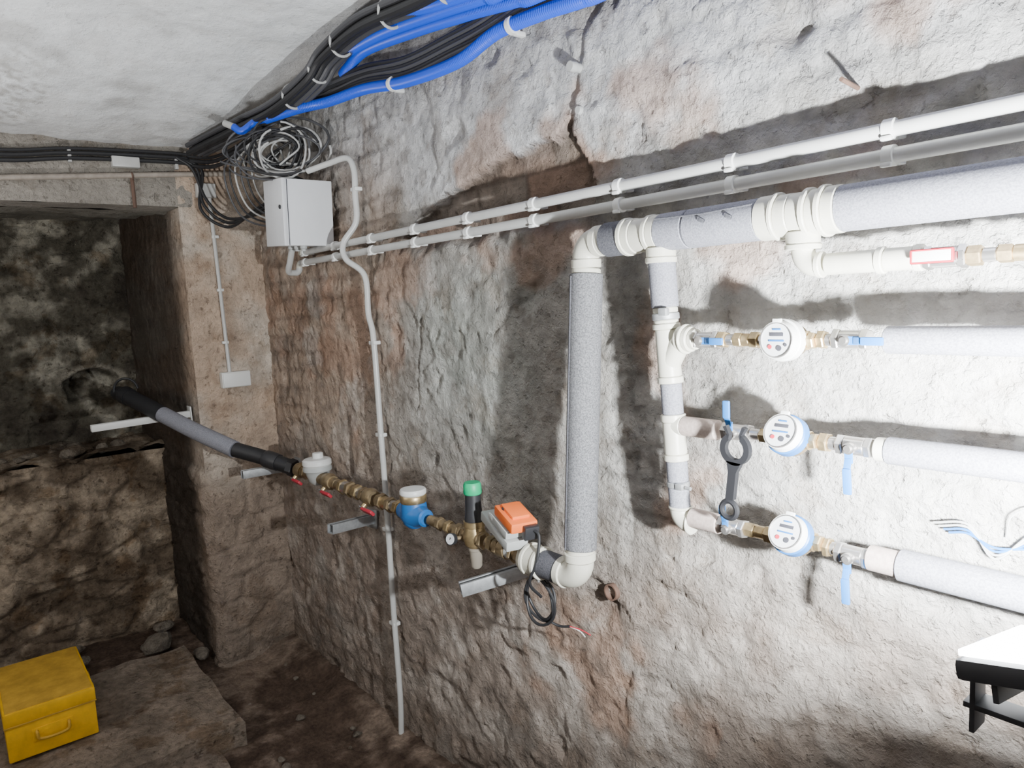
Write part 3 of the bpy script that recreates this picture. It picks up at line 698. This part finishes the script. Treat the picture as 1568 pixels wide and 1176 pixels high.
# ------------------------------------------------------------------ toolbox
b=B('toolbox')
x0,x1,y0,y1,z0=-3.64,-3.17,-1.262,-.967,.108
cx,cy=(x0+x1)/2,(y0+y1)/2; lx,ly=x1-x0,y1-y0
b.box((cx,cy,z0+.068),(lx,ly,.136),'yellow',None,.006)
b.box((cx,cy,z0+.138),(lx+.008,ly+.008,.006),'yellowd',None,.002)
b.box((cx,cy,z0+.166),(lx+.006,ly+.006,.052),'yellow',None,.006)
b.box((cx,cy,z0+.193),(lx-.01,ly-.01,.006),'yellowd',None,.003)
hx=x1+.002
b.box((hx,cy,z0+.080),(.004,.135,.05),'yellow',None,.001)
b.sweep(cat([(hx,cy-.052,z0+.095),(hx+.018,cy-.052,z0+.093),(hx+.020,cy-.045,z0+.070),(hx+.020,cy,z0+.064),(hx+.020,cy+.045,z0+.070),(hx+.018,cy+.052,z0+.093),(hx,cy+.052,z0+.095)]),.0055,'yellowd',8)
for sx in (-.14,.14):
    b.box((cx+sx,y1+.006,z0+.14),(.03,.008,.05),'yellowd',None,.002)
b.box((cx,y1+.008,z0+.14),(.05,.012,.025),'yellowd',None,.003)
b.done()

# ------------------------------------------------------------------ floodlight on a stand
b=B('work_floodlight')
n=V((-.20,.17,.965)).normalized(); c=V((-.118,-.520,1.400))
s=V((1,.0,.20)); s=(s-n*s.dot(n)).normalized(); u=n.cross(s)
R=Matrix((s,u,n)).transposed()
b.box(c-n*.015,(.26,.165,.020),'blackp',R,.006)
for k in range(8): b.box(c-n*.034+s*(-.105+.03*k),(.005,.13,.020),'blackp',R,.001)
b.box(c+n*.000,(.252,.157,.006),'glass',R,.001)
for sg in (-1,1):
    b.box(c+s*sg*.137-V((0,0,.050)),(.005,.03,.09),'blackp',None,.001)
b.box(c-V((0,0,.095)),(.285,.03,.006),'blackp',None,.001)
f=V((c.x,c.y,0))
b.sweep([c-V((0,0,.09)),V((f.x,f.y,.35))],.014,'blackp',16)
for k in range(3):
    a=k*2.094+.5; b.sweep([V((f.x,f.y,.55)),V((f.x+.42*math.cos(a),f.y+.42*math.sin(a),.012))],.010,'blackp',10)
b.done()
def area(name,loc,dirn,sx,sy,e,col=(1,1,1),spread=180):
    l=bpy.data.lights.new(name,'AREA'); l.shape='RECTANGLE'; l.size=sx; l.size_y=sy; l.energy=e; l.color=col; l.spread=math.radians(spread)
    o=bpy.data.objects.new(name,l); o.location=loc; o.rotation_euler=V(dirn).to_track_quat('-Z','Y').to_euler(); bpy.context.collection.objects.link(o); return o
area('floodlight_led',V((-.15,-.535,1.450)),V((-.30,.85,.12)),.06,.04,112,(.94,.98,1))
b=B('added_fill_fixture'); b.lathe((.55,-1.9,2.63),(0,0,-1),[(0,.12),(.02,.12),(.025,.11)],'white',36); b.lathe((.55,-1.9,2.605),(0,0,-1),[(0,.105),(.03,.095),(.05,.06),(.057,0)],'dial',36); b.done()  # unseen fixture added to go with the fill light
area('added_room_fill',(.55,-1.9,2.53),(-.3,.1,-1),.3,.3,14,(1,.98,.95))  # added fill light behind the camera
area('added_ceiling_fill',(-1.9,-1.9,1.1),(-.15,.1,1),.3,.3,31,(1,1,1),130)  # added fill light out of frame, brightens the ceiling
area('added_passage_fill',(-2.5,-2.7,1.9),(-.35,.9,-.3),.4,.4,11,(1,.96,.9))  # added fill light out of frame, lifts the left side and back wall

w=bpy.data.worlds.new('world'); bpy.context.scene.world=w; w.use_nodes=True
w.node_tree.nodes['Background'].inputs[0].default_value=(.02,.02,.02,1)

cd=bpy.data.cameras.new('camera'); cd.sensor_width=36; cd.lens=25.255; cd.clip_start=.02
co=bpy.data.objects.new('camera',cd); co.location=(0,-1.3,1.73); co.rotation_euler=(1.45548,.04987,.89423)
bpy.context.collection.objects.link(co); bpy.context.scene.camera=co
